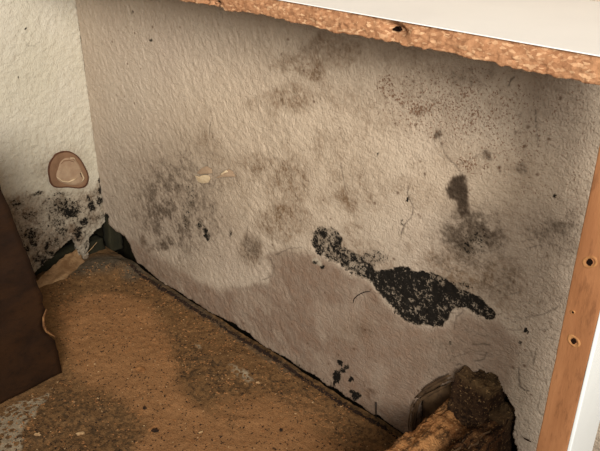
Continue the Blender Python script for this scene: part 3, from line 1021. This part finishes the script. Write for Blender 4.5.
def interp_rows(rows, k, rough, seed):
    """rows of photo points with a distance X from the left wall -> dense 3-D rows"""
    R = [np.array([on_left(x, y, X) for x, y, X in r]) for r in rows]
    out = []
    m = len(R[0])
    for i in range(len(R) - 1):
        for s in range(k):
            f = s / k
            out.append(R[i] * (1 - f) + R[i + 1] * f)
    out.append(R[-1])
    res = []
    for r in out:
        row = []
        for j in range(m - 1):
            for s in range(k):
                row.append(r[j] + (r[j + 1] - r[j]) * s / k)
        row.append(r[-1]); res.append(row)
    G = np.array(res)
    nz = fbm(G[..., 1] * 140, G[..., 2] * 140, seed, 3) - .5
    G[..., 0] += nz * rough; G[..., 2] += (fbm(G[..., 1] * 90, G[..., 2] * 90, seed + 5, 3) - .5) * rough * .7
    return G


strip('torn_paper', interp_rows([[(34, 284, .012), (46, 272, .008), (58, 262, .004), (68, 254, .000), (78, 248, -.004)],
                                 [(37, 290, .022), (50, 279, .020), (62, 270, .016), (73, 263, .010), (82, 257, .002)],
                                 [(42, 294, .026), (55, 287, .030), (64, 278, .030), (72, 270, .022), (86, 262, .008)],
                                 [(48, 297, .024), (58, 292, .030), (62, 284, .033), (70, 274, .028), (88, 264, .010)]], 6, .008, 31), MAT_PAPER,
      label='torn curling brown plasterboard paper beside the dark broken board', cat='paper')
for i, (pl, r) in enumerate([([(86, 254), (92, 248), (97, 242)], .0008), ([(92, 262), (104, 256), (118, 252)], .0012), ([(78, 268), (90, 262), (102, 258)], .0016)]):
    o = tube('wood_splinter', [on_left(x, y, .004 + .004 * k) for k, (x, y) in enumerate(pl)], [r * .5, r, r * .4], [MAT_PALEBIT, MAT_STUD, MAT_SPLINTER][i], None, 6, .5, .3)
    tag(o, ['short pale splinter leaning in the dark corner hole', 'dark damp splinter lying across the dark corner hole', 'grey-brown splinter lying along the foot of the dark corner hole'][i], 'splinter')

# ================================================================== rotten beam coming out of the mouldy wall
BX0, BX1 = 1.150 * S, 1.262 * S
beam = tag(empty('rotten_beam', ((BX0 + BX1) / 2, -.05, 0)), 'rotten orange and black timber beam sticking out of a hole in the mouldy wall', 'beam')


def beam_shape(Q):
    Q = Q.copy()
    fx_ = (Q[:, 0] - BX0) / (BX1 - BX0)
    top = sstep(.3, 1, Q[:, 2] / (.16 * S))
    gr = fbm(Q[:, 0] * 190, Q[:, 1] * 30, 505, 3, .6) - .5
    Q[:, 2] += top * (.018 * S * fx_ - .02 * S * np.exp(-((fx_ - .52) / .16) ** 2) + gr * .006)
    Q[:, 2] += top * (fbm(Q[:, 0] * 90, Q[:, 1] * 80, 507, 4, .65) - .5) * .014
    Q[:, 0] += (fbm(Q[:, 1] * 70, Q[:, 2] * 110, 506, 3) - .5) * .006 * sstep(.4, 1, fx_)
    return Q


def beam_mask(Q):
    fx_ = (Q[:, 0] - BX0) / (BX1 - BX0)
    return sstep(.33, .62, fx_ + .35 * (fbm(Q[:, 0] * 70, Q[:, 1] * 60, 511, 3) - .5)) * .95 + sstep(-.03, .0, Q[:, 1]) * .6


rough_box('beam_body', (BX0, -.24, .0), (BX1, .02, .163 * S), .0022, .0015, 160, MAT_BARK, beam, 501, beam_shape, beam_mask)


def lump_shape(Q):
    Q = Q.copy()
    c = np.array([1.203 * S, -.004, .19 * S])
    d = Q - c
    Q[:, 1] += d[:, 2] * .25
    Q += .007 * (np.stack([fbm(Q[:, 1] * 90 + 7, Q[:, 2] * 90, 521, 3), fbm(Q[:, 0] * 90, Q[:, 2] * 90, 522, 3), fbm(Q[:, 0] * 90, Q[:, 1] * 90, 523, 3)], -1) - .5)
    return Q


def lump_mask(Q):
    return .95 - .8 * sstep(.214 * S, .230 * S, Q[:, 2])


rough_box('decayed_end', (1.166 * S, -.018, .12 * S), (1.236 * S, .014, .236 * S), .0022, .002, 150, MAT_CHAR, beam, 520, lump_shape, lump_mask)
rough_box('decayed_shoulder', (1.215 * S, -.012, .06 * S), (1.264 * S, .014, .190 * S), .0024, .003, 130, MAT_CHAR, beam, 530, None, lambda Q: .85 - .6 * sstep(.17 * S, .19 * S, Q[:, 2]))
for i, (fr, y0, y1, dz, r) in enumerate([(.08, -.02, -.06, .001, .0012), (.2, -.03, -.08, .002, .0013), (.34, -.024, -.05, .0, .0012), (.46, -.03, -.07, -.004, .0012), (.62, -.022, -.05, -.002, .0012), (.75, -.03, -.07, .003, .0011), (.9, -.02, -.06, .003, .0011)]):
    bx = BX0 + fr * (BX1 - BX0)
    tube('fibre', [(bx + .0015 * math.sin(k * 2.1 + i), y0 + (y1 - y0) * k / 6, .160 * S + .018 * S * fr + dz * .5 - .02 * S * math.exp(-((fr - .52) / .16) ** 2) + .001 * math.sin(k * 1.7 + i * 2)) for k in range(7)],
         [r * q for q in (.3, .8, 1, .9, 1, .7, .3)], MAT_BARK if i < 3 else MAT_SPLINTER, beam, 6, .6, .5)

hole_frame = tag(empty('splintered_frame', tuple(on_right(420, 410))), 'splintered grey-brown wood framing the hole beside the rotten beam', 'splinters')
rough_box('inner_board', (1.085 * S, .007, .0), (1.17 * S, .016, .21 * S), .003, .003, 90, MAT_SPLINTER, hole_frame, 540)
base_l = [[(411, 444), (409, 424), (412, 406), (418, 396)], [(414, 399), (426, 389), (440, 381), (455, 373)]]
for i in range(22):
    pl = base_l[0 if i % 5 < 2 else 1]
    ox, oy = (random.uniform(-2, 7), 0) if i % 5 < 2 else (0, random.uniform(-2, 8))
    s0 = random.uniform(0, .35); s1 = random.uniform(.65, 1.0)
    Y = random.uniform(-.004, .004)
    pp = []
    for k in range(9):
        t = (s0 + (s1 - s0) * k / 8) * (len(pl) - 1); q = min(int(t), len(pl) - 2); f = t - q
        pp.append(on_right(pl[q][0] * (1 - f) + pl[q + 1][0] * f + ox, pl[q][1] * (1 - f) + pl[q + 1][1] * f + oy, Y + .0012 * (random.random() - .5)))
    r = random.uniform(.0009, .0022)
    tube('splinter', pp, [r * (.25 + .75 * math.sin(math.pi * (k + .3) / 8.6)) * random.uniform(.8, 1.2) for k in range(9)], MAT_SPLINTER, hole_frame, 6, .7, .5)

# ================================================================== small loose things
def crumb(name, px, py, r, flat, mat, label, cat, el=1.0, rot=0.0):
    x, y = F2(px, py); z_ = floor_lookup(x, y)
    bm = bmesh.new(); bmesh.ops.create_icosphere(bm, subdivisions=2, radius=1)
    for w in bm.verts:
        k = 1 + .9 * (random.random() - .5)
        w.co = Vector((w.co.x * r * el * k, w.co.y * r * k, w.co.z * r * flat * k))
    me = bpy.data.meshes.new(name); bm.to_mesh(me); bm.free(); me.materials.append(mat)
    o = bpy.data.objects.new(name, me); sc.collection.objects.link(o)
    o.location = (x, y, z_ + r * flat * .6); o.rotation_euler = (0, 0, rot)
    return tag(o, label, cat)


crumb('wood_crumb', 145, 409, .0022, .7, MAT_DARKBIT, 'small dark crumb on the orange sawdust below the flat chip', 'crumb')
crumb('wood_crumb', 155, 431, .0028, .5, MAT_DARKBIT, 'dark flat crumb at the lower edge of the orange sawdust', 'crumb', 1.5, .5)
crumb('wood_crumb', 281, 431, .0020, .7, MAT_DARKBIT, 'lone dark crumb on the sawdust at the bottom, right of the white fleck', 'crumb')
crumb('white_fleck', 201, 433, .0016, .6, MAT_PALEBIT, 'bright white fleck lying on the orange sawdust', 'fleck', 1.4, 1.1)
crumb('pale_chip', 80, 433, .0024, .35, MAT_PALEBIT, 'pale elongated wood chip in the dark grit at lower left', 'chip', 2.0, .9)
crumb('pale_chip', 38, 436, .0026, .35, MAT_PALEBIT, 'pale blunt chip beside the whitish crust at lower left', 'chip', 1.2, .2)
crumb('pale_chip', 258, 384, .0018, .5, MAT_PALEBIT, 'whitish chip in the dark streak near the mouldy wall', 'chip', 1.3, .4)
x, y = F2(141, 372); z_ = floor_lookup(x, y)
fl = []
for i in range(5):
    row = []
    for j in range(6):
        a = j / 5 - .5; b = i / 4 - .5
        row.append((x + .012 * a + .002 * b, y + .009 * b - .003 * a * a, z_ + .0012 + .004 * (a * a + b * b) + .0006 * math.sin(9 * a + 5 * b)))
    fl.append(row)
strip('wood_flake', fl, MAT_TANBIT, None, 'thin flat curled flake on the orange sawdust', 'flake')
a = on_right(376, 418, -.003); b = on_right(376, 403, -.004)
tag(tube('nail', [a, (a + b) / 2, b], [.0007, .0009, .0012], MAT_NAIL, None, 8), 'thin dark nail standing upright at the foot of the mouldy wall', 'nail')
pp = [on_right(x_, y_, -.0016) for x_, y_ in [(353, 303), (354, 299), (357, 296), (361, 293.5), (365, 292), (370, 291.5)]]
tag(tube('fibre_strand', pp, [.0003, .0005, .0005, .0005, .0005, .0003], MAT_HAIR, None, 6), 'thin dark curled fibre stuck to the wall below the black mould', 'fibre')
a = on_right(524, 438, -.003); b = on_right(531, 442, -.003)
tag(tube('splinter_sliver', [a, (a + b) / 2, b], [.0006, .0014, .0006], MAT_DARKBIT, None, 6, .6, .3), 'short dark red-brown sliver on the wall right of the rotten beam', 'sliver')
